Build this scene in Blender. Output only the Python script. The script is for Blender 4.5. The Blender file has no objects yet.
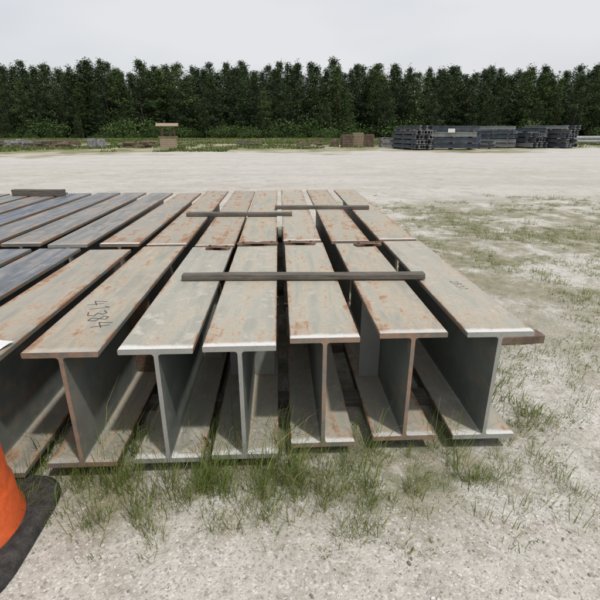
import bpy, bmesh, math, random
import numpy as np
from mathutils import Vector, Matrix, noise
random.seed(7); rng=np.random.default_rng(7)
S=bpy.context.scene
R=math.radians
# ---------------------------------------------------------------- helpers
def link(ob,parent=None):
    S.collection.objects.link(ob)
    if parent: ob.parent=parent
    return ob
def new_mesh(name,verts,faces,mat=None,parent=None,smooth=False):
    me=bpy.data.meshes.new(name); me.from_pydata([tuple(v) for v in verts],[],faces); me.update()
    if mat: me.materials.append(mat)
    if smooth:
        for p in me.polygons:p.use_smooth=True
    return link(bpy.data.objects.new(name,me),parent)
def np_tris(name,V,T,mats,attr=None,midx=None):
    me=bpy.data.meshes.new(name)
    V=np.asarray(V,dtype=np.float32); T=np.asarray(T,dtype=np.int32)
    me.vertices.add(len(V)); me.vertices.foreach_set('co',V.ravel())
    me.loops.add(T.size); me.loops.foreach_set('vertex_index',T.ravel())
    me.polygons.add(len(T)); me.polygons.foreach_set('loop_start',np.arange(0,T.size,3,dtype=np.int32))
    me.polygons.foreach_set('loop_total',np.full(len(T),3,dtype=np.int32))
    for m in mats: me.materials.append(m)
    if midx is not None: me.polygons.foreach_set('material_index',np.asarray(midx,dtype=np.int32))
    if attr is not None:
        a=me.attributes.new('tone','FLOAT','POINT'); a.data.foreach_set('value',np.asarray(attr,dtype=np.float32))
    me.update(calc_edges=True); me.validate()
    return me
class NT:
    def __init__(s,name):
        s.m=bpy.data.materials.new(name); s.m.use_nodes=True; s.t=s.m.node_tree
        s.b=s.t.nodes['Principled BSDF']; s.out=s.t.nodes['Material Output']
    def n(s,typ,**kw):
        x=s.t.nodes.new(typ)
        for k,v in kw.items(): setattr(x,k,v)
        return x
    def l(s,a,b): s.t.links.new(a,b)
    def setin(s,sock,v):
        if isinstance(v,bpy.types.NodeSocket): s.l(v,sock)
        else:
            if hasattr(sock.default_value,'__len__') and len(sock.default_value)==4 and len(v)==3: v=(*v,1)
            sock.default_value=v
    def coord(s,kind='Object',scale=(1,1,1),off=None):
        tc=s.n('ShaderNodeTexCoord'); mp=s.n('ShaderNodeMapping'); mp.inputs['Scale'].default_value=scale
        s.l(tc.outputs[kind],mp.inputs[0])
        if off is not None: s.l(off,mp.inputs['Location'])
        return mp.outputs[0]
    def noise(s,vec,scale,detail=4,rough=.55,dist=0):
        x=s.n('ShaderNodeTexNoise'); s.l(vec,x.inputs['Vector']); x.inputs['Scale'].default_value=scale
        x.inputs['Detail'].default_value=detail; x.inputs['Roughness'].default_value=rough; x.inputs['Distortion'].default_value=dist
        return x.outputs[0]
    def math(s,op,a,b=0.0,c=None,clamp=False):
        x=s.n('ShaderNodeMath',operation=op,use_clamp=clamp); s.setin(x.inputs[0],a); s.setin(x.inputs[1],b)
        if c is not None: s.setin(x.inputs[2],c)
        return x.outputs[0]
    def ss(s,v,lo,hi,a=0.0,b=1.0):
        x=s.n('ShaderNodeMapRange',interpolation_type='SMOOTHSTEP'); s.setin(x.inputs[0],v)
        x.inputs[1].default_value=lo;x.inputs[2].default_value=hi;x.inputs[3].default_value=a;x.inputs[4].default_value=b
        return x.outputs[0]
    def mix(s,f,a,b,mode='MIX'):
        x=s.n('ShaderNodeMix',data_type='RGBA',blend_type=mode); s.setin(x.inputs[0],f); s.setin(x.inputs[6],a); s.setin(x.inputs[7],b)
        return x.outputs[2]
    def bump(s,h,strength=.3,dist=.01,normal=None):
        x=s.n('ShaderNodeBump'); x.inputs['Strength'].default_value=strength; x.inputs['Distance'].default_value=dist
        s.l(h,x.inputs['Height'])
        if normal is not None: s.l(normal,x.inputs['Normal'])
        return x.outputs[0]
    def fin(s,col,rough=.8,normal=None,spec=.3,metal=0):
        s.setin(s.b.inputs['Base Color'],col); s.setin(s.b.inputs['Roughness'],rough)
        s.setin(s.b.inputs['Specular IOR Level'],spec); s.setin(s.b.inputs['Metallic'],metal)
        if normal is not None: s.l(normal,s.b.inputs['Normal'])
        return s.m
def simple(name,c1,c2,scale=8,rough=.8,bump=.3,bd=.004,stretch=(1,1,1),spec=.3):
    t=NT(name); v=t.coord('Object',stretch); n=t.noise(v,scale,5,.65); n2=t.noise(v,scale*6,3,.6)
    c=t.mix(t.ss(n,.3,.7),c1,c2); c=t.mix(t.ss(n2,.35,.7,0,.4),c,tuple(x*.5 for x in c1))
    return t.fin(c,rough,t.bump(n2,bump,bd),spec)
# ---------------------------------------------------------------- materials
def mat_beam():
    t=NT('weathered_painted_steel')
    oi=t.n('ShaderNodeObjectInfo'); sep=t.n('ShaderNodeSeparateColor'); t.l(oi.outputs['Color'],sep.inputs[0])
    rustA,sky_refl,light=sep.outputs
    rnd=t.math('MULTIPLY',oi.outputs['Random'],57.0)
    cx=t.n('ShaderNodeCombineXYZ'); t.l(rnd,cx.inputs[0]); t.l(rnd,cx.inputs[1])
    v=t.coord('Object',(1,1,1),cx.outputs[0])
    vs=t.coord('Object',(5,.55,5),cx.outputs[0])
    raw=t.n('ShaderNodeTexCoord'); sx=t.n('ShaderNodeSeparateXYZ'); t.l(raw.outputs['Object'],sx.inputs[0])
    geo=t.n('ShaderNodeNewGeometry'); sn=t.n('ShaderNodeSeparateXYZ'); t.l(geo.outputs['True Normal'],sn.inputs[0])
    up=t.ss(sn.outputs[2],.5,.8)
    nl=t.noise(v,2.2,3,.6); ns=t.noise(vs,2.6,5,.65,.6); nf=t.noise(v,38,4,.7); nm=t.noise(v,9,5,.7,.4); nff=t.noise(v,110,2,.6)
    paint=t.mix(t.ss(nl,.35,.65),(.105,.125,.115),(.165,.182,.168))
    paint=t.mix(t.ss(nm,.5,.7,0,.5),paint,(.23,.23,.205))
    dust_refl=t.mix(t.ss(ns,.35,.65),(.26,.255,.215),(.42,.375,.295))
    dust_refl=t.mix(t.ss(nl,.42,.6,0,.55),dust_refl,(.37,.35,.295))
    dust_refl=t.mix(t.math('MULTIPLY',t.ss(light,.5,.95),.35),dust_refl,(.38,.385,.34))
    dust_refl=t.mix(sky_refl,dust_refl,t.mix(t.ss(ns,.36,.7),(.065,.082,.108),(.19,.215,.245)))  # blue-grey sky reflection of the left beams painted over the dust colour
    col=t.mix(up,paint,dust_refl)
    pale=t.math('MULTIPLY',t.ss(nm,.50,.68,0,.75),up)
    pale=t.math('MULTIPLY',pale,t.math('SUBTRACT',1.0,t.math('MULTIPLY',sky_refl,.7)))
    col=t.mix(t.math('MULTIPLY',pale,light),col,(.52,.50,.45))
    edge=t.ss(t.math('ABSOLUTE',sx.outputs[0]),.11,.162)
    endf=t.ss(sx.outputs[1],.0,.45,1,0)
    r=t.math('ADD',t.math('MULTIPLY',ns,.55),t.math('MULTIPLY',nm,.45))
    r=t.math('ADD',r,t.math('MULTIPLY',edge,.075)); r=t.math('ADD',r,t.math('MULTIPLY',endf,.035))
    r=t.math('ADD',r,t.math('MULTIPLY',t.math('SUBTRACT',rustA,.5),.24))
    r=t.math('ADD',r,t.math('MULTIPLY',t.math('SUBTRACT',nf,.5),.18))
    st=t.math('MULTIPLY',t.ss(r,.48,.68,0,.6),t.math('ADD',t.math('MULTIPLY',up,.75),.2))
    col=t.mix(st,col,(.37,.25,.155))
    rm=t.math('MULTIPLY',t.ss(r,.575,.70),t.math('ADD',t.math('MULTIPLY',up,.55),.3))
    rust=t.mix(t.ss(nf,.35,.65),(.15,.075,.042),(.33,.18,.095))
    col=t.mix(rm,col,rust)
    ar=t.math('MULTIPLY',t.ss(t.math('ABSOLUTE',sx.outputs[0]),.151,.159),t.ss(nm,.43,.59,0,.8))
    col=t.mix(ar,col,(.21,.115,.065))
    ef=t.math('MULTIPLY',t.ss(sn.outputs[1],-.5,-.8),t.ss(rustA,.50,.60))
    col=t.mix(t.math('MULTIPLY',ef,t.ss(nm,.38,.58,.2,.9)),col,t.mix(nf,(.20,.12,.08),(.38,.25,.17)))
    ef2=t.math('MULTIPLY',t.ss(sn.outputs[1],-.5,-.8),t.ss(rustA,.60,.5))
    col=t.mix(t.math('MULTIPLY',ef2,.7),col,t.mix(nm,(.27,.28,.26),(.44,.44,.41)))
    tipw=t.ss(t.math('ADD',sx.outputs[1],t.math('MULTIPLY',nm,.07)),.055,.085,1,0)
    tip=t.math('MULTIPLY',t.math('MULTIPLY',tipw,up),t.ss(light,.5,.9,.2,.9))
    col=t.mix(tip,col,(.64,.64,.63))
    col=t.mix(t.ss(nf,.58,.72,0,.45),col,t.mix(.5,col,(.05,.04,.03)))
    col=t.mix(t.ss(nff,.62,.70,0,.4),col,(.12,.08,.055))
    rough=t.math('ADD',t.math('MULTIPLY',rm,.25),t.math('SUBTRACT',.58,t.math('MULTIPLY',sky_refl,.16)))
    rough=t.math('ADD',rough,t.math('MULTIPLY',t.math('SUBTRACT',nm,.5),.3))
    return t.fin(col,rough,t.bump(t.math('ADD',nf,t.math('MULTIPLY',nm,.8)),.3,.002),.35)
M_beam=mat_beam()
M_rust=simple('rusted_steel',(.10,.06,.042),(.20,.13,.09),14,.85,.5,.003)
M_wood=simple('weathered_timber',(.09,.08,.068),(.18,.165,.14),5,.9,.6,.004,(1,14,14))
M_woodtan=simple('pale_timber',(.26,.20,.14),(.38,.31,.22),6,.85,.5,.004,(1,1,6))
M_brown=simple('brown_timber',(.12,.085,.065),(.22,.165,.125),3,.9,.5,.01)
M_orange=simple('orange_plastic',(.70,.12,.03),(.54,.10,.032),7,.45,.1,.001,spec=.5)
M_rubber=simple('black_rubber',(.022,.022,.023),(.07,.066,.06),20,.8,.5,.003)
M_white=simple('reflective_white',(.65,.65,.63),(.55,.55,.53),9,.4,.1,.001)
M_paper=simple('paper',(.78,.79,.8),(.7,.71,.72),15,.6,.1,.001)
M_mark=simple('paint_marker',(.03,.035,.04),(.07,.07,.07),60,.7,.1,.001)
M_steeldk=simple('stacked_steel',(.065,.085,.11),(.15,.175,.205),2,.55,.3,.01)
M_steellt=simple('galvanised_steel',(.26,.28,.29),(.38,.39,.39),2,.5,.3,.01)
M_stone=simple('grey_block',(.20,.20,.21),(.33,.33,.33),3,.9,.5,.02)
def mat_ground():
    t=NT('crushed_limestone_ground')
    v=t.coord('Object'); tc=t.n('ShaderNodeTexCoord'); sx=t.n('ShaderNodeSeparateXYZ'); t.l(tc.outputs['Object'],sx.inputs[0])
    X,Y=sx.outputs[0],sx.outputs[1]
    n0=t.noise(v,.09,4,.6); n1=t.noise(v,.7,5,.62); n2=t.noise(v,7,4,.7); n3=t.noise(v,60,3,.75); n4=t.noise(v,2.3,5,.72,.5); n5=t.noise(v,22,3,.7)
    vo=t.n('ShaderNodeTexVoronoi'); t.l(v,vo.inputs['Vector']); vo.inputs['Scale'].default_value=105
    c=t.mix(t.ss(n1,.35,.68),(.50,.48,.44),(.41,.385,.34))
    c=t.mix(t.ss(n2,.48,.70,0,.6),c,(.32,.29,.245))
    c=t.mix(t.ss(n0,.4,.65,0,.4),c,(.53,.52,.50))
    c=t.mix(t.ss(n4,.53,.67,0,.65),c,(.28,.255,.21))
    c=t.mix(t.ss(n4,.46,.30,0,.6),c,(.61,.595,.565))
    c=t.mix(t.ss(n5,.52,.66,0,.4),c,(.24,.215,.18))
    g=t.n('ShaderNodeSeparateColor'); t.l(vo.outputs['Color'],g.inputs[0])
    c=t.mix(t.ss(g.outputs[0],.75,1,0,.55),c,(.68,.67,.64))
    c=t.mix(t.ss(g.outputs[1],.8,1,0,.6),c,(.19,.17,.145))
    c=t.mix(t.ss(n3,.53,.68,0,.45),c,(.20,.18,.15))
    tv=t.coord('Object',(.02,.55,1)); tr=t.noise(tv,1.0,3,.55,.3)
    c=t.mix(t.math('MULTIPLY',t.ss(tr,.50,.66,0,.5),t.ss(Y,8,14)),c,(.37,.35,.315))
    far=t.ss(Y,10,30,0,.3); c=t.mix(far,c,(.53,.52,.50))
    strip=t.math('MULTIPLY',t.ss(X,.9,2.0),t.math('MULTIPLY',t.ss(Y,8.5,12,1,0),t.ss(Y,2.0,5.0,.35,1)))
    near=t.math('MULTIPLY',t.math('MULTIPLY',t.ss(Y,1.3,1.7),t.ss(Y,7.2,8.5,1,0)),t.ss(X,1.1,1.6,1,0))
    soilf=t.math('MULTIPLY',t.math('MAXIMUM',strip,near),t.ss(t.math('ADD',t.math('MULTIPLY',n1,.45),t.math('MULTIPLY',n4,.55)),.42,.54,0,.85))
    c=t.mix(soilf,c,t.mix(t.ss(n2,.3,.7),(.125,.135,.07),(.30,.27,.19)))
    yy=t.math('ADD',Y,t.math('MULTIPLY',t.math('SUBTRACT',n0,.5),34))
    yy=t.math('ADD',yy,t.math('MULTIPLY',t.math('SUBTRACT',n1,.5),12))
    yy=t.math('SUBTRACT',yy,t.math('MULTIPLY',X,.12))
    vg=t.ss(yy,32,38)
    verge=t.mix(t.ss(n1,.35,.65),(.11,.135,.05),(.27,.25,.16))
    verge=t.mix(t.math('MULTIPLY',t.ss(t.noise(v,.25,3,.6),.47,.56,0,.8),t.ss(Y,70,48)),verge,(.41,.37,.29))
    c=t.mix(vg,c,verge)
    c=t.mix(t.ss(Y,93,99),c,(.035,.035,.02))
    h=t.math('ADD',t.math('MULTIPLY',vo.outputs['Distance'],-.35),t.math('MULTIPLY',n2,1.2))
    h=t.math('ADD',h,t.math('ADD',t.math('MULTIPLY',n3,.55),t.math('MULTIPLY',n5,.7)))
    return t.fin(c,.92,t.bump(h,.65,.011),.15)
M_ground=mat_ground()
def mat_leaf(name,c1,c2,c3,trans=.35):
    t=NT(name); a=t.n('ShaderNodeAttribute',attribute_name='tone')
    oi=t.n('ShaderNodeObjectInfo')
    f=a.outputs['Fac']
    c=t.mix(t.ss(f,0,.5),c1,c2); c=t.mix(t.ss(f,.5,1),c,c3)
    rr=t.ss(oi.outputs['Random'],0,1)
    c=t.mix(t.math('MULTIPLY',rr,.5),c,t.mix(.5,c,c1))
    t.fin(c,.65,None,.2)
    if trans>0:
        tr=t.n('ShaderNodeBsdfTranslucent'); t.l(c,tr.inputs[0]); ms=t.n('ShaderNodeMixShader'); ms.inputs[0].default_value=trans
        t.l(t.b.outputs[0],ms.inputs[1]); t.l(tr.outputs[0],ms.inputs[2]); t.l(ms.outputs[0],t.out.inputs[0])
    return t.m
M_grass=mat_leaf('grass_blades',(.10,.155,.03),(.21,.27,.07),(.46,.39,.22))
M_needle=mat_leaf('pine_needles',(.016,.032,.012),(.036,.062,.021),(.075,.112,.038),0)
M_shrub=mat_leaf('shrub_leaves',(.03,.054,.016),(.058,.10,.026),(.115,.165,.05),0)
M_bark=simple('pine_bark',(.07,.055,.045),(.14,.115,.095),4,.95,.6,.03)
def mat_peb():
    t=NT('limestone_pebbles'); a=t.n('ShaderNodeAttribute',attribute_name='tone')
    c=t.mix(t.ss(a.outputs['Fac'],0,.6),(.21,.19,.165),(.46,.44,.40)); c=t.mix(t.ss(a.outputs['Fac'],.6,1),c,(.64,.63,.60))
    return t.fin(c,.9,None,.2)
M_peb=mat_peb()
# ---------------------------------------------------------------- ground
def gz(x,y):
    d=max(0,min(1,(60-abs(y))/40))
    return (.018*noise.noise(Vector((x*.9,y*.9,0)))+.008*noise.noise(Vector((x*4,y*4,3))))*d
def axis(lo,hi,c0,c1,step,g=1.18):
    a=list(np.arange(c0,c1+1e-6,step)); s=step; x=a[-1]
    while x<hi: s*=g; x=min(hi,x+s); a.append(x)
    s=step; x=a[0]; b=[]
    while x>lo: s*=g; x=max(lo,x-s); b.append(x)
    return b[::-1]+a
xs=axis(-700,700,-3,5,.09); ys=axis(-60,1200,.3,8,.09)
V=[(x,y,gz(x,y)) for y in ys for x in xs]; nx=len(xs)
F=[(j*nx+i,j*nx+i+1,(j+1)*nx+i+1,(j+1)*nx+i) for j in range(len(ys)-1) for i in range(nx-1)]
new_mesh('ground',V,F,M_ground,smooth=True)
# ---------------------------------------------------------------- beams
W=.32; Hb=.602; TF=.026; TW=.019
def ibeam_profile(w=W,h=Hb,tf=TF,tw=TW,r=.014,bv=.003):
    hw=w/2
    q=[(tw/2,h/2)]
    for k in range(5):
        a=k/4*math.pi/2
        q.append((tw/2+r-r*math.cos(a), h-tf-r+r*math.sin(a)))
    q+= [(hw-bv,h-tf),(hw,h-tf+bv),(hw,h-bv),(hw-bv,h)]
    right=[(x,h-z) for x,z in reversed(q)][:-1]+q
    left=[(-x,z) for x,z in reversed(right)]
    return right+left
PROF=ibeam_profile()
def beam_mesh(L):
    n=len(PROF); bm=bmesh.new()
    bv=[bm.verts.new((x,y,z)) for y in (0,L) for x,z in PROF]
    for i in range(n):
        j=(i+1)%n; bm.faces.new((bv[i],bv[j],bv[n+j],bv[n+i]))
    bm.faces.new(bv[:n][::-1]); bm.faces.new(bv[n:])
    bmesh.ops.recalc_face_normals(bm,faces=bm.faces)
    me=bpy.data.meshes.new('steel_beam'); bm.to_mesh(me); bm.free(); me.materials.append(M_beam); return me
def box(bm,c,s,rot=0,tilt=0,mi=0,bev=0):
    r=bmesh.ops.create_cube(bm,size=1); vs=r['verts']
    M=Matrix.Translation(c)@Matrix.Rotation(rot,4,'Z')@Matrix.Rotation(tilt,4,'X')@Matrix.Diagonal((*s,1))
    bmesh.ops.transform(bm,matrix=M,verts=vs)
    fs=set(f for v in vs for f in v.link_faces)
    for f in fs: f.material_index=mi
    if bev:
        es=list(set(e for v in vs for e in v.link_edges)); bmesh.ops.bevel(bm,geom=es,offset=bev,segments=2,affect='EDGES')
def bm_obj(name,bm,mats,parent=None,loc=(0,0,0),rot=(0,0,0)):
    me=bpy.data.meshes.new(name); bm.to_mesh(me); bm.free()
    for m in mats: me.materials.append(m)
    o=bpy.data.objects.new(name,me); o.location=loc; o.rotation_euler=rot; return link(o,parent)
BZ=.07
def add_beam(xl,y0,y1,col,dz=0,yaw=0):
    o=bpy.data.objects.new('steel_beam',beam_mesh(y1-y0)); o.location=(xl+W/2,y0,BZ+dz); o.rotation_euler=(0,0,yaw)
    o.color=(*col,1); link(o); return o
front=[(-1.10,1.744,(.66,0,.4)),(-.7025,1.754,(.37,.08,1)),(-.344,1.766,(.51,0,.95)),(.038,1.839,(.58,0,.85)),(.456,1.873,(.60,0,.7)),(.866,1.866,(.47,.03,.85))]
fe=[3.60,3.55,3.66,3.68,3.64,3.70]
FB=[]
for i,(x,y,c) in enumerate(front):
    FB.append(add_beam(x,y,fe[i],c,random.uniform(-.003,.003),random.uniform(-.003,.003)))
xl=-1.10; leftx=[]
for i in range(12):
    xl-=random.uniform(.385,.41); leftx.append(xl)
LB=[]
for i,x in enumerate(leftx):
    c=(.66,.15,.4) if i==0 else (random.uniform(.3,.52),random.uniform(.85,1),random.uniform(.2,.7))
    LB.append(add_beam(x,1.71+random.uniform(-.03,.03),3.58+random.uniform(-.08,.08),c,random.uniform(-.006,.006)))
for i,(x,y,c) in enumerate(front):
    add_beam(x+random.uniform(-.02,.01)-(.02 if i>3 else 0),fe[i]+.06,7.15+random.uniform(-.06,.08),((.82,.80,.66,.70,.76,.68)[i],.1*(i<2),random.uniform(.6,1)),random.uniform(-.004,.004),random.uniform(-.003,.003))
for i,x in enumerate(leftx):
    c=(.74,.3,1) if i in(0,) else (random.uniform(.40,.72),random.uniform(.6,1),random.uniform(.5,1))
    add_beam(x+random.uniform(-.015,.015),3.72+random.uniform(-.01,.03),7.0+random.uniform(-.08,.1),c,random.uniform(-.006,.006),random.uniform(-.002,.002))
def lobed_plate(parent,x,y,z,sc=1):
    hw=.135
    outline=[(-hw,-.055),(-.05,-.05),(-.035,-.03),(.035,-.03),(.05,-.05),(hw,-.055)]
    for k in range(7):
        a=-math.pi/2+k/6*math.pi; outline.append((hw+.03*math.cos(a)-.004,.055*math.sin(a)))
    outline+=[(.05,.06),(0,.035),(-.05,.06)]
    for k in range(7):
        a=math.pi/2+k/6*math.pi; outline.append((-hw+.03*math.cos(a)+.004,.055*math.sin(a)))
    bm=bmesh.new(); vs=[bm.verts.new((px*sc,py,0)) for px,py in outline]
    f=bm.faces.new(vs); r=bmesh.ops.extrude_face_region(bm,geom=[f]); 
    bmesh.ops.translate(bm,verts=[v for v in r['geom'] if isinstance(v,bmesh.types.BMVert)],vec=(0,0,.012))
    bmesh.ops.recalc_face_normals(bm,faces=bm.faces)
    for bx in (-.11,.11):
        r=bmesh.ops.create_cone(bm,segments=6,radius1=.012,radius2=.011,depth=.012,cap_ends=True)
        bmesh.ops.translate(bm,verts=r['verts'],vec=(bx*sc,.005,.0185))
    return bm_obj('splice_plate',bm,[M_rust],parent,(x,y,z))
for bi,dx,dy,rr,sc in ((2,.0,-.04,.05,1.05),(3,-.03,-.03,-.08,.8),(4,.10,-.06,.12,.7),(1,.05,-.05,-.1,.6)):
    b=FB[bi]; L=fe[bi]-front[bi][1]
    lobed_plate(b,dx,L+dy,Hb+.001,sc).rotation_euler=(0,0,rr)
for b,ys_ in ((FB[0],.85),(FB[2],.75),(FB[3],1.1),(FB[4],.6),(FB[1],1.0)):
    for sgn in (-1,1):
        bm=bmesh.new(); box(bm,(0,0,0),(.125,.012,Hb-2*TF-.004)); o=bm_obj('web_stiffener',bm,[M_rust if b is FB[0] else M_beam],b,(sgn*(.0115+.0625),ys_,Hb/2)); o.color=(.45,0,.5,1)
DIG={'4':[[(.35,1),(.05,.4),(.75,.45)],[(.6,.85),(.52,0)]],'1':[[(.3,.8),(.5,1),(.42,0)]],'3':[[(.1,.9),(.5,1),(.65,.8),(.35,.55),(.7,.35),(.5,.05),(.05,.1)]],
'8':[[(.6,.85),(.3,1),(.1,.8),(.6,.35),(.4,0),(.1,.2),(.6,.85)]],'B':[[(.1,0),(.15,1),(.6,.85),(.2,.52),(.7,.3),(.1,0)]],'2':[[(.1,.8),(.4,1),(.6,.75),(.1,.05),(.7,.05)]]}
def writing(parent,text,x,y,size,rot,w=.006,name='marker_writing'):
    V=[];F=[]; cr,sr=math.cos(rot),math.sin(rot)
    for k,ch in enumerate(text):
        for st in DIG[ch]:
            P=[((k*.85+px)*size,py*size+.1*size*math.sin(k*2)) for px,py in st]
            for a,b in zip(P[:-1],P[1:]):
                dx,dy=b[0]-a[0],b[1]-a[1]; l=math.hypot(dx,dy); ux,uy=dx/l,dy/l; e=w*.4
                q=[(a[0]-uy*w/2-ux*e,a[1]+ux*w/2-uy*e),(a[0]+uy*w/2-ux*e,a[1]-ux*w/2-uy*e),(b[0]+uy*w/2+ux*e,b[1]-ux*w/2+uy*e),(b[0]-uy*w/2+ux*e,b[1]+ux*w/2+uy*e)]
                i0=len(V); zo=.0006+len(F)*.00002
                V+=[(x+p*cr-r*sr,y+p*sr+r*cr,Hb+zo) for p,r in q]; F.append((i0,i0+1,i0+2,i0+3))
    new_mesh(name,V,F,M_mark,parent)
writing(FB[0],'41384',-.115,.60,.095,R(-68),.0055)
writing(FB[5],'2B31',.02,.75,.05,R(-85),.003)
bm=bmesh.new(); r=bmesh.ops.create_grid(bm,x_segments=6,y_segments=6,size=.5)
for v in bm.verts: v.co=Vector((v.co.x*.11,v.co.y*.15,.004+.012*(v.co.x+.5)**2*abs(math.sin(v.co.y*3))))
bm_obj('paper_tag',bm,[M_paper],LB[0],(.085,.10,Hb+.001),(0,0,R(-25)))
# ---------------------------------------------------------------- timbers
def timber(x0,y0,x1,y1,z,h,w,name='timber_plank',mat=M_wood):
    L=math.hypot(x1-x0,y1-y0); bm=bmesh.new()
    n=14; rows=[]
    for i in range(n+1):
        u=i/n; x=(u-.5)*L; bow=.006*math.sin(u*3.1+x0); zz=.002*math.sin(u*7)
        e=.004
        pr=[(-w/2+e,0),(w/2-e,0),(w/2,e),(w/2,h-e),(w/2-e,h),(-w/2+e,h),(-w/2,h-e),(-w/2,e)]
        rows.append([bm.verts.new((x+random.uniform(-.002,.002)*(i in(0,n)),py+bow+random.uniform(-.0008,.0008),pz+(zz if pz>h/2 else 0)+random.uniform(-.0006,.0006))) for py,pz in pr])
    for a,b in zip(rows[:-1],rows[1:]):
        for k in range(8): bm.faces.new((a[k],a[(k+1)%8],b[(k+1)%8],b[k]))
    bm.faces.new(rows[0]); bm.faces.new(rows[-1][::-1]); bmesh.ops.recalc_face_normals(bm,faces=bm.faces)
    return bm_obj(name,bm,[mat],None,((x0+x1)/2,(y0+y1)/2,z),(0,0,math.atan2(y1-y0,x1-x0)))
ZT=BZ+Hb+.004
timber(-.61,2.71,.90,2.66,ZT,.036,.062)
timber(-1.005,4.97,.136,4.92,ZT,.034,.08)
timber(-.05,5.37,1.056,5.33,ZT,.036,.085)
timber(-3.77,6.70,-3.05,6.66,ZT,.085,.10)
for yy in (2.35,4.3,6.6): timber(-5.9,yy,1.17,yy-.03,.0,.065,.09,'timber_dunnage')
timber(.2,3.02,2.03,3.12,.0,.066,.12,'timber_dunnage',M_brown)
# ---------------------------------------------------------------- traffic drum
drum=bpy.data.objects.new('traffic_barrel',None); link(drum); drum.location=(-1.335,1.42,0)
def lathe(name,prof,mats,mi,seg=64,parent=None,sq=0):
    V=[];F=[];n=len(prof)
    for i in range(seg):
        a=2*math.pi*i/seg
        k=1.0
        if sq: k=(abs(math.cos(a))**sq+abs(math.sin(a))**sq)**(-1/sq)
        for j,(r,z) in enumerate(prof): 
            kk=1 if (sq and j==0) else k
            V.append((r*kk*math.cos(a),r*kk*math.sin(a),z))
    me=bpy.data.meshes.new(name)
    for i in range(seg):
        j=(i+1)%seg
        for k in range(n-1): F.append((i*n+k,j*n+k,j*n+k+1,i*n+k+1))
    me.from_pydata(V,[],F)
    for m in mats: me.materials.append(m)
    for p in me.polygons:
        p.use_smooth=True; p.material_index=mi[p.index%(n-1)]
    me.update(); o=bpy.data.objects.new(name,me); link(o,parent); return o
prof=[(.262,.03),(.264,.06),(.250,.075),(.247,.20),(.240,.213),(.236,.225),(.233,.38),(.226,.393),(.222,.405),(.219,.56),(.212,.573),(.208,.585),(.205,.74),(.198,.752),(.192,.765),(.188,.9),(.17,.93),(.10,.94),(0,.94)]
lathe('barrel_body',prof,[M_orange,M_white],[0,0,0,0,0,0,0,0,0,1,0,0,0,0,0,0,0,0],parent=drum)
lathe('rubber_base',[(.255,.05),(.285,.055),(.312,.045),(.328,.03),(.333,.0)],[M_rubber],[0]*4,parent=drum,sq=5)
bm=bmesh.new(); box(bm,(0,0,.97),(.16,.03,.07),bev=.01); bm_obj('handle',bm,[M_orange],drum)
# ---------------------------------------------------------------- yard clutter
def steel_stack(name,loc,rot,cols,layers,L,w,h,mats=(M_steeldk,M_steellt,M_brown)):
    bm=bmesh.new(); prof=ibeam_profile(w,h,.03,.025,.01,.002)
    z=.12
    for ly in range(layers):
        wd=cols*(w+.03)
        for yy in (-L*.35,0,L*.35): box(bm,(0,yy,z-.05),(wd,.12,.095),mi=2)
        for c in range(cols):
            if ly==layers-1 and random.random()<.35: continue
            x=(c-(cols-1)/2)*(w+.03); l=L*random.uniform(.8,1); off=random.uniform(-.2,.2)
            n=len(prof); m=1 if random.random()<.25 else 0
            a=[bm.verts.new((x+px,-l/2+off,z+pz)) for px,pz in prof]; b=[bm.verts.new((x+px,l/2+off,z+pz)) for px,pz in prof]
            for i in range(n):
                f=bm.faces.new((a[i],a[(i+1)%n],b[(i+1)%n],b[i])); f.material_index=m
            f=bm.faces.new(a[::-1]); f.material_index=1; f=bm.faces.new(b); f.material_index=1
        z+=h+.10
    bmesh.ops.recalc_face_normals(bm,faces=bm.faces)
    return bm_obj(name,bm,list(mats),None,loc,(0,0,rot))
steel_stack('steel_beam_stack',(11.4,40.5,0),R(12),6,5,5,.25,.27)
st=steel_stack('steel_beam_stack',(14.6,39.6,0),R(82),5,4,4.4,.3,.36)
bm=bmesh.new(); box(bm,(-.905,.3,1.5),(.01,.55,.3)); bm_obj('shipping_label',bm,[M_paper],st)
steel_stack('steel_beam_stack',(19.6,43.5,0),R(60),6,5,4.5,.25,.27)
steel_stack('steel_beam_stack',(22.6,44.2,0),R(25),7,4,5,.28,.33)
steel_stack('steel_beam_stack',(25.4,43.6,0),R(20),6,5,5,.26,.28)
steel_stack('steel_beam_stack',(17.6,48,0),R(85),6,4,9,.25,.36)
steel_stack('steel_beam_stack',(17.9,41.6,0),R(75),5,2,2.5,.2,.22)
def crate_stack(name,loc,rot,nx_,nz_,w,h,d,mat,slat=4):
    bm=bmesh.new()
    for i in range(nx_):
        for k in range(nz_):
            cx=(i-(nx_-1)/2)*(w*1.06)+random.uniform(-.05,.05); z0=k*h*1.03
            for s in range(slat): 
                if random.random()<.93: box(bm,(cx+random.uniform(-.02,.02),-d/2,z0+h*(.14+.8*s/slat)),(w*.98,.03,h*.72/slat))
                box(bm,(cx,d/2,z0+h*(.14+.8*s/slat)),(w*.98,.03,h*.72/slat))
                box(bm,(cx-w/2+w*(s+.5)/slat,0,z0+h*.93),(w*.8/slat,d*.95,.025))
            for sx_ in (-.46,0,.46): box(bm,(cx+sx_*w,0,z0+h*.46),(.08,d*.93,h*.88))
    return bm_obj(name,bm,[mat],None,loc,(0,0,rot))
crate_stack('pallet_stack',(6.6,46,0),R(4),1,8,1.0,.14,1.1,M_brown,2)
crate_stack('pallet_stack',(7.7,46.2,0),R(-3),1,9,1.0,.14,1.1,M_woodtan,2)
crate_stack('pallet_stack',(8.8,46.3,0),R(-9),1,8,1.1,.14,1.1,M_brown,2)
crate_stack('pallet_stack',(5.5,46.8,0),R(-6),1,4,.9,.15,1.1,M_brown,2)
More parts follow.
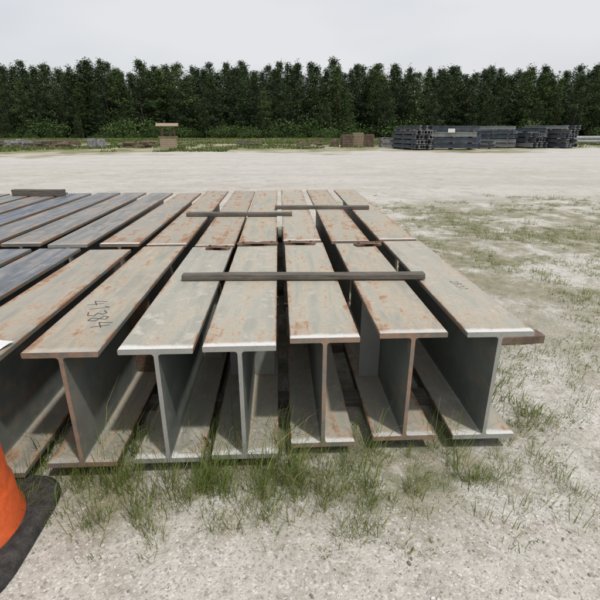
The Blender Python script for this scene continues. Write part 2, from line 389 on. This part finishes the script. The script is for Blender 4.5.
crate_stack('pallet_stack',(10.3,45.5,0),R(5),1,6,1.0,.14,1,M_stone,2)
crate_stack('pallet_stack',(11.2,45.9,0),R(-14),1,4,.8,.15,1,M_brown,2)
def rough_block(name,loc,s,mat):
    bm=bmesh.new(); box(bm,(0,0,s[2]/2),s,bev=.06); 
    bmesh.ops.subdivide_edges(bm,edges=bm.edges[:],cuts=2,use_grid_fill=True)
    for v in bm.verts: v.co+=Vector([random.uniform(-.03,.03) for _ in range(3)])
    box(bm,(0,-s[1]*.2,s[2]+.05),(s[0]*.8,s[1]*.3,.09),rot=.1)
    box(bm,(0,s[1]*.25,s[2]+.05),(s[0]*.85,s[1]*.25,.09),rot=-.1)
    return bm_obj(name,bm,[mat],None,loc,(0,0,random.uniform(-.3,.3)))
rough_block('concrete_block',(-16.9,44,0),(.62,.6,.75),M_stone)
rough_block('concrete_block',(-16.1,44.2,0),(.6,.6,.7),M_stone)
def pile(name,loc,n,L,sx_,sy_,zmax,mat):
    bm=bmesh.new()
    for i in range(n):
        box(bm,(random.uniform(-sx_,sx_),random.uniform(-sy_,sy_),random.uniform(.06,zmax)),(random.uniform(.4,1)*L,random.uniform(.1,.25),random.uniform(.08,.25)),rot=random.uniform(-.6,.6),tilt=random.uniform(-.3,.3))
    return bm_obj(name,bm,[mat],None,loc)
pile('timber_pile',(-13.2,45,0),18,1.3,1.3,.5,.5,M_brown)
pile('timber_pile',(-19.5,45,0),22,1.2,1.2,.8,.6,M_brown)
pile('timber_pile',(-21.8,45.6,0),22,1.2,1.2,.8,.5,M_wood)
pile('rubble_pile',(-24.3,46,0),26,.7,1.2,.6,.6,M_stone)
pile('rubble_pile',(-27,47,0),24,.8,1.2,.6,.7,M_wood)
pile('rubble_pile',(-18,48,0),16,.7,.8,.6,.6,M_stone)
pile('timber_pile',(-25.5,50,0),16,1.3,1.1,.6,.5,M_brown)
pile('timber_pile',(3.2,50,0),10,1.2,1.3,.5,.3,M_brown)
pile('timber_pile',(-3.2,51,0),10,1.2,1.1,.5,.35,M_wood)
pile('timber_pile',(28,47,0),16,1.2,1.0,.6,.5,M_brown)
bm=bmesh.new()
for i in range(7):
    r=bmesh.ops.create_cone(bm,segments=20,radius1=.22,radius2=.22,depth=9,cap_ends=False)
    bmesh.ops.transform(bm,matrix=Matrix.Translation((random.uniform(-.3,.3),(i%4)*.46,.22+(i//4)*.4))@Matrix.Rotation(R(90),4,'Y'),verts=r['verts'])
bm_obj('pipe_stack',bm,[M_steellt],None,(38,58,0),(0,0,R(3)))
well=bpy.data.objects.new('wooden_wishing_well',None); link(well); well.location=(-9.75,43,0); well.rotation_euler=(0,0,R(8)); well.scale=(1.08,1.08,1.08)
bm=bmesh.new()
for k in range(5):
    z=.09+k*.16
    for sgn in (-1,1):
        box(bm,(0,sgn*.5,z),(1.3,.09,.15)); box(bm,(sgn*.6,0,z),(.09,.91,.15))
box(bm,(0,-.5,.9),(1.45,.16,.06)); box(bm,(0,.5,.9),(1.45,.16,.06)); box(bm,(-.65,0,.9),(.16,.84,.06)); box(bm,(.65,0,.9),(.16,.84,.06))
bm_obj('well_curb',bm,[M_woodtan],well)
bm=bmesh.new(); box(bm,(-.5,0,1.35),(.14,.12,.86)); box(bm,(.5,0,1.35),(.14,.12,.86)); box(bm,(0,0,1.25),(.9,.09,.09)); box(bm,(0,0,1.74),(1.1,.1,.08))
box(bm,(.18,0,1.08),(.2,.2,.24))
bm_obj('well_posts',bm,[M_brown],well)
bm=bmesh.new()
for sgn in (-1,1):
    for k in range(4): box(bm,(0,sgn*(.09+k*.17),1.93-.055*k-.015),(1.75,.18,.03),tilt=-sgn*.32)
bm_obj('well_roof',bm,[M_woodtan],well)
# ---------------------------------------------------------------- vegetation
def blades(base,h,w,lean,az,tone):
    N=len(base); az=np.asarray(az); d=np.stack([np.cos(az),np.sin(az),np.zeros(N)],1); p=np.stack([-np.sin(az+.9),np.cos(az+.9),np.zeros(N)],1)
    w=np.asarray(w)[:,None]; h=np.asarray(h)[:,None]; lean=np.asarray(lean)[:,None]
    z=np.array([[0,0,1.]])
    m=base+z*h*.55+d*h*lean*.28; t=base+z*h*(1-lean*.25)+d*h*lean*1.0
    V=np.stack([base-p*w/2,base+p*w/2,m-p*w*.38,m+p*w*.38,t],1).reshape(-1,3)
    o=(np.arange(N)*5)[:,None]
    T=np.concatenate([o+[0,1,3],o+[0,3,2],o+[2,3,4]],1).reshape(-1,3)
    return V,T,np.repeat(tone,5)
class Acc:
    def __init__(s): s.V=[];s.T=[];s.A=[];s.n=0
    def add(s,V,T,A): s.V.append(V);s.T.append(T+s.n);s.A.append(A);s.n+=len(V)
    def mesh(s,name,mats): return np_tris(name,np.concatenate(s.V),np.concatenate(s.T),mats,np.concatenate(s.A))
G=Acc()
def tuft(x,y,n,hh,rad,dry=.25,wd=.0035,leanm=.7):
    r=rad*np.sqrt(rng.random(n)); a=rng.random(n)*2*np.pi
    bx=x+r*np.cos(a); by=y+r*np.sin(a); z0=gz(x,y)-.005
    b=np.stack([bx,by,np.full(n,z0)],1)
    h=hh*rng.uniform(.3,1.15,n); az=a+rng.normal(0,.8,n)
    tone=np.where(rng.random(n)<dry,rng.uniform(.7,1,n),rng.uniform(.1,.6,n))
    V,T,A=blades(b,h,wd*rng.uniform(.6,1.4,n),rng.uniform(.1,leanm,n),az,tone); G.add(V,T,A)
def pn(x,y,s,o=0): return noise.noise(Vector((x*s+o,y*s-o,o)))
for _ in range(900):
    x=random.uniform(-1.6,1.35); y=random.gauss(1.70,.15)
    d=.5+.5*pn(x,y,2.2,5)
    k=1.0 if x<.45 else .5
    if random.random()<k*(.3+d*.9): tuft(x,y,random.randint(5,18),random.uniform(.04,.20)*(1 if x<.5 else .7),random.uniform(.02,.07),.22,.0026,1.0)
for x in (-1.13,-.74,-.72,-.36,-.02,.0,.41,.84,.83,-.35,-.9,-.25,-.55,-.76,-.38,.02,-.12):
    for _ in range(4): tuft(x+random.uniform(-.06,.06),random.uniform(1.58,2.0),14,random.uniform(.2,.38),.04,.12,.003,1.1)
for x,y,h in ((-.62,1.46,.17),(-.30,1.42,.18),(-.1,1.5,.24),(.27,1.46,.20),(.22,1.56,.24),(.36,1.52,.18),(.9,1.62,.13),(-.85,1.5,.2),(.05,1.62,.25),(-.5,1.6,.25),(.6,1.6,.14),(.31,1.36,.14)):
    for _ in range(3): tuft(x+random.gauss(0,.035),y+random.gauss(0,.03),random.randint(14,30),h*random.uniform(.6,1.1),random.uniform(.02,.05),.45,.0024,1.15)
for _ in range(24000):
    y=random.uniform(.9,11.5); x=random.uniform(-2,9.5)
    if x<1.25 and y>1.62: continue
    if x>y*.8+1.2: continue
    d=pn(x,y,.8,2)+.75*pn(x,y,2.6,7)
    strip=max(0,min(1,(x-1.0)/.8))*max(0,min(1,(12-y)/2.5))*max(.30,min(1,(y-1.6)/2.2))
    dens=(.14 if y<1.65 else .0)+.9*strip
    thr=.47-dens*.57
    if d>thr and random.random()<.75:
        low=random.random()<.8
        tuft(x,y,random.randint(8,24),random.uniform(.012,.045) if low else random.uniform(.05,.15),random.uniform(.02,.11),.3 if low else .4,.0045 if low else .0028, 1.5 if low else 1.1)
for x,y in ((1.28,1.75),(1.45,2.0),(1.75,2.1),(1.3,2.5),(2.0,2.6),(1.6,1.6),(1.9,1.75),(1.35,3.1),(2.3,2.9),(1.5,2.9),(1.15,1.5),(1.4,1.45),(2.1,2.0)):
    for _ in range(4): tuft(x+random.gauss(0,.09),y+random.gauss(0,.09),random.randint(10,26),random.uniform(.04,.15),random.uniform(.03,.08),.4,.0026,1.2)
for _ in range(260):
    tuft(random.uniform(1.2,1.5),random.uniform(2,8),12,random.uniform(.05,.17),.07,.3,.0035,1.0)
me=G.mesh('grass',[M_grass]); link(bpy.data.objects.new('grass',me))
G=Acc()
N=75000
y=36+60*rng.random(N)**1.2; x=rng.uniform(-.85,.9,N)*y*1.0
keep=np.array([pn(a,b,.12,3)+.5*pn(a,b,.5,9)>(.0 if b<55 else -.25) for a,b in zip(x,y)])
keep&=~((y<44)&(x>4)); keep&=~((y<40)&(x>-4)); x=x[keep]; y=y[keep]; n=len(x)
b=np.stack([x,y,np.zeros(n)],1); tn=np.array([max(0,min(.85,.3+.9*pn(a,c,.15,4)+random.uniform(-.3,.4))) for a,c in zip(x,y)])
V,T,A=blades(b,rng.uniform(.06,.30,n),rng.uniform(.05,.16,n),rng.uniform(.1,.8,n),rng.random(n)*6.28,tn); G.add(V,T,A)
link(bpy.data.objects.new('meadow_grass',G.mesh('meadow_grass',[mat_leaf('meadow_blades',(.07,.105,.028),(.13,.17,.05),(.32,.28,.16),.2)])))
# pebbles
ico=bmesh.new(); bmesh.ops.create_icosphere(ico,subdivisions=1,radius=1); iv=np.array([v.co[:] for v in ico.verts]); it=np.array([[v.index for v in f.verts] for f in ico.faces]); ico.free()
N=46000
py=.75+7*rng.random(N)**1.6; px=-2.2+rng.random(N)*(3.6+py*1.0)
k=~((px<1.2)&(py>1.9)); px=px[k];py=py[k];N=len(px)
s=.0014+.005*rng.random(N)**4+.006*(rng.random(N)<.015)
pz=np.array([gz(a,b) for a,b in zip(px,py)])
sc=s[:,None,None]*rng.uniform(.6,1.3,(N,1,3))*np.array([1,1,.65]); ang=rng.random(N)*6.28; c,si=np.cos(ang),np.sin(ang)
P=iv[None]*(1+rng.uniform(-.25,.25,(N,12,1)))*sc
P=np.stack([P[...,0]*c[:,None]-P[...,1]*si[:,None],P[...,0]*si[:,None]+P[...,1]*c[:,None],P[...,2]],2)+np.stack([px,py,pz+s*.2],1)[:,None]
T=(it[None]+(np.arange(N)*12)[:,None,None]).reshape(-1,3)
link(bpy.data.objects.new('gravel',np_tris('gravel',P.reshape(-1,3),T,[M_peb],np.repeat(rng.random(N),12))))
# ---------------------------------------------------------------- pine trees
def tri_cloud(C,size,tone,stretch=1.6,up=.2):
    N=len(C); d=rng.normal(0,1,(N,3)); d[:,2]=d[:,2]*.6+up; d/=np.linalg.norm(d,axis=1)[:,None]
    e=rng.normal(0,1,(N,3)); e-=d*np.sum(e*d,1)[:,None]; e/=np.linalg.norm(e,axis=1)[:,None]
    s=size[:,None]
    V=np.stack([C-e*s*.38,C+e*s*.38,C+d*s*stretch],1).reshape(-1,3)
    return V,np.arange(N*3).reshape(-1,3),np.repeat(tone,3)
def pine(seed,kind):
    r=np.random.default_rng(seed); H=r.uniform(12.4,13.8); Rm=r.uniform(2.4,3.1); zc=r.uniform(.2,.5); pw=r.uniform(1.15,1.8)
    V=[];T=[];MI=[];A=[];n=0
    def cone(p0,p1,r0,r1,seg=6):
        nonlocal n
        p0=np.array(p0,float);p1=np.array(p1,float);d=p1-p0;d=d/np.linalg.norm(d);u=np.cross(d,[0.3,.2,1] if abs(d[2])<.9 else [1,0,0]);u/=np.linalg.norm(u);w=np.cross(d,u)
        a=np.arange(seg)*2*np.pi/seg; ring=np.outer(np.cos(a),u)+np.outer(np.sin(a),w)
        V.append(np.concatenate([p0+ring*r0,p1+ring*r1])); 
        t=[]
        for i in range(seg):
            j=(i+1)%seg; t+=[[i,j,seg+j],[i,seg+j,seg+i]]
        T.append(np.array(t)+n); MI.append(np.ones(len(t),int)); A.append(np.zeros(2*seg)); n+=2*seg
    wob=[np.array([r.normal(0,.14),r.normal(0,.14),0]) for _ in range(5)]
    pts=[np.array([0,0,H*i/4])+wob[i]*(i>0) for i in range(5)]
    for i in range(4): cone(pts[i],pts[i+1],.17*(1-i/4)+.02,.17*(1-(i+1)/4)+.02,7)
    z0=r.uniform(.4,1.8); z=z0; C=[];SZ=[];TN=[]
    lop=r.normal(0,.2,2)
    while z<H*.985:
        f=(z-z0)/(H-z0)
        pr=(f/zc)**.5*.4+.6 if f<zc else max(0,1-((f-zc)/(1-zc))**pw)
        L0=Rm*(pr*.93+.07)*r.uniform(.6,1.2)
        nb=r.integers(4,7); a0=r.random()*6.28
        for b in range(nb):
            if r.random()<.1: continue
            a=a0+b*6.28/nb+r.normal(0,.35); L=L0*r.uniform(.6,1.25)*(1+lop[0]*math.cos(a)+lop[1]*math.sin(a)); L=max(.25,L); rise=r.uniform(.1,.6)*L*(.5+f)
            tip=np.array([math.cos(a)*L,math.sin(a)*L,z+rise])
            cone((0,0,z),tip,.035,.012,3)
            ng=max(2,int(L*2.0)); clt=r.uniform(-.3,.25)
            for g in range(ng):
                u=.35+.7*(g+r.random())/ng; c=np.array([0,0,z])*(1-u)+tip*u+r.normal(0,.15,3)
                m=13; pp=c+r.normal(0,1,(m,3))*[.26,.26,.18]
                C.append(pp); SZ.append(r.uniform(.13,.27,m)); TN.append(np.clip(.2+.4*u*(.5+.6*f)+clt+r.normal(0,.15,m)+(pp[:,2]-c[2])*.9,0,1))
        z+=r.uniform(.38,.58)
    m=26; C.append(np.array([wob[4][0],wob[4][1],H-.1])+r.normal(0,1,(m,3))*[.2,.2,.3]); SZ.append(r.uniform(.12,.22,m)); TN.append(r.uniform(.3,.8,m))
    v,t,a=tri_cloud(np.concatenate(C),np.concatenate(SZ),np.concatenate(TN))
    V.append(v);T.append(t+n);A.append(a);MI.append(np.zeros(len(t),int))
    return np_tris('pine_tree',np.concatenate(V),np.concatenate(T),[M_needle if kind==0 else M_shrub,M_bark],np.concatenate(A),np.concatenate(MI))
def shrub(seed):
    r=np.random.default_rng(seed); C=[];SZ=[];TN=[]
    for k in range(22):
        a=r.random()*6.28; rr=1.6*math.sqrt(r.random()); c=np.array([rr*math.cos(a),rr*math.sin(a),r.uniform(.3,2.0)*(1-.25*rr)])
        m=45; C.append(c+r.normal(0,1,(m,3))*[.42,.42,.32]); SZ.append(r.uniform(.09,.22,m)); tb=r.uniform(.05,.7); TN.append(np.clip(tb+r.normal(0,.15,m),0,1))
    v,t,a=tri_cloud(np.concatenate(C),np.concatenate(SZ),np.concatenate(TN),1.1)
    return np_tris('shrub',v,t,[M_shrub],a)
pines=[pine(s,0) for s in range(11,21)]; lights_=[pine(s,1) for s in (31,32)]; shrubs=[shrub(s) for s in (1,2,3)]
tl=bpy.data.objects.new('pine_treeline',None); link(tl)
for row,(yy,sp) in enumerate(((99,6.5),(103,3.9),(107.5,3.6),(113,3.7),(120,4.0),(128,4.4))):
    half=yy*.85; x=-half
    while x<half:
        x+=sp*random.uniform(.5,1.5)
        lt=row<2 and random.random()<.2
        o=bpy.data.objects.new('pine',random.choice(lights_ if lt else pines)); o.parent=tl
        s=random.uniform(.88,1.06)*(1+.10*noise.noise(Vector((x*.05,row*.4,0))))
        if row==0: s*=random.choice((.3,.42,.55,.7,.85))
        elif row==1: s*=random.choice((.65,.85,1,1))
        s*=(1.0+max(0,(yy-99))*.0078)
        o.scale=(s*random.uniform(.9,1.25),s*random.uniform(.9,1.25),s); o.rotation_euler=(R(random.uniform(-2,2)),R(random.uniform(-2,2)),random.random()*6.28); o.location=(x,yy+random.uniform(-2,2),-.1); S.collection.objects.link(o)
us=bpy.data.objects.new('understory_shrubs',None); link(us)
for k in range(330):
    back=k%2
    y=random.uniform(94,102) if not back else random.uniform(108,124); x=random.uniform(-.85,.85)*y
    o=bpy.data.objects.new('shrub',random.choice(shrubs)); o.parent=us; s=(random.choice((.35,.5,.7,1,1.5)) if not back else 1.9)*random.uniform(.8,1.2); o.scale=(s*1.2,s*1.2,s*random.uniform(.7,1.3)); o.rotation_euler=(0,0,random.random()*6.28); o.location=(x,y,-.05); S.collection.objects.link(o)
# ---------------------------------------------------------------- light & camera
el=R(62); az=R(140)
sd=Vector((math.sin(az)*math.cos(el),math.cos(az)*math.cos(el),math.sin(el)))
L=bpy.data.lights.new('sun','SUN'); L.energy=2.5; L.angle=R(2.5); L.color=(1,.96,.90)
lo=bpy.data.objects.new('sun',L); lo.rotation_euler=sd.to_track_quat('Z','Y').to_euler(); link(lo)
w=bpy.data.worlds.new('World'); S.world=w; w.use_nodes=True; nt=w.node_tree
sk=nt.nodes.new('ShaderNodeTexSky'); sk.sky_type='NISHITA'; sk.sun_disc=False; sk.sun_elevation=el; sk.sun_rotation=az; sk.dust_density=4; sk.air_density=1; sk.ozone_density=1
tc=nt.nodes.new('ShaderNodeTexCoord'); mp=nt.nodes.new('ShaderNodeMapping'); mp.inputs['Scale'].default_value=(1,1,3)
nz=nt.nodes.new('ShaderNodeTexNoise'); nz.inputs['Scale'].default_value=1.6; nz.inputs['Detail'].default_value=3
mr=nt.nodes.new('ShaderNodeMapRange'); mr.inputs[1].default_value=.35; mr.inputs[2].default_value=.65; mr.inputs[3].default_value=.62; mr.inputs[4].default_value=.95
mx=nt.nodes.new('ShaderNodeMix'); mx.data_type='RGBA'; mx.inputs[7].default_value=(5.9,5.95,6.1,1)
nt.links.new(tc.outputs['Generated'],mp.inputs[0]); nt.links.new(mp.outputs[0],nz.inputs['Vector']); nt.links.new(nz.outputs[0],mr.inputs[0])
nt.links.new(mr.outputs[0],mx.inputs[0]); nt.links.new(sk.outputs[0],mx.inputs[6]); nt.links.new(mx.outputs[2],nt.nodes['Background'].inputs[0])
nt.nodes['Background'].inputs[1].default_value=.135
cam=bpy.data.cameras.new('camera'); cam.lens=27; cam.sensor_width=36; cam.clip_end=3000; cam.clip_start=.05
co=bpy.data.objects.new('camera',cam); co.location=(0,0,1.55); co.rotation_euler=(R(90-20.7),0,R(-2.6)); link(co); S.camera=co
S.view_settings.view_transform='Standard'; S.view_settings.look='None'; S.view_settings.exposure=0
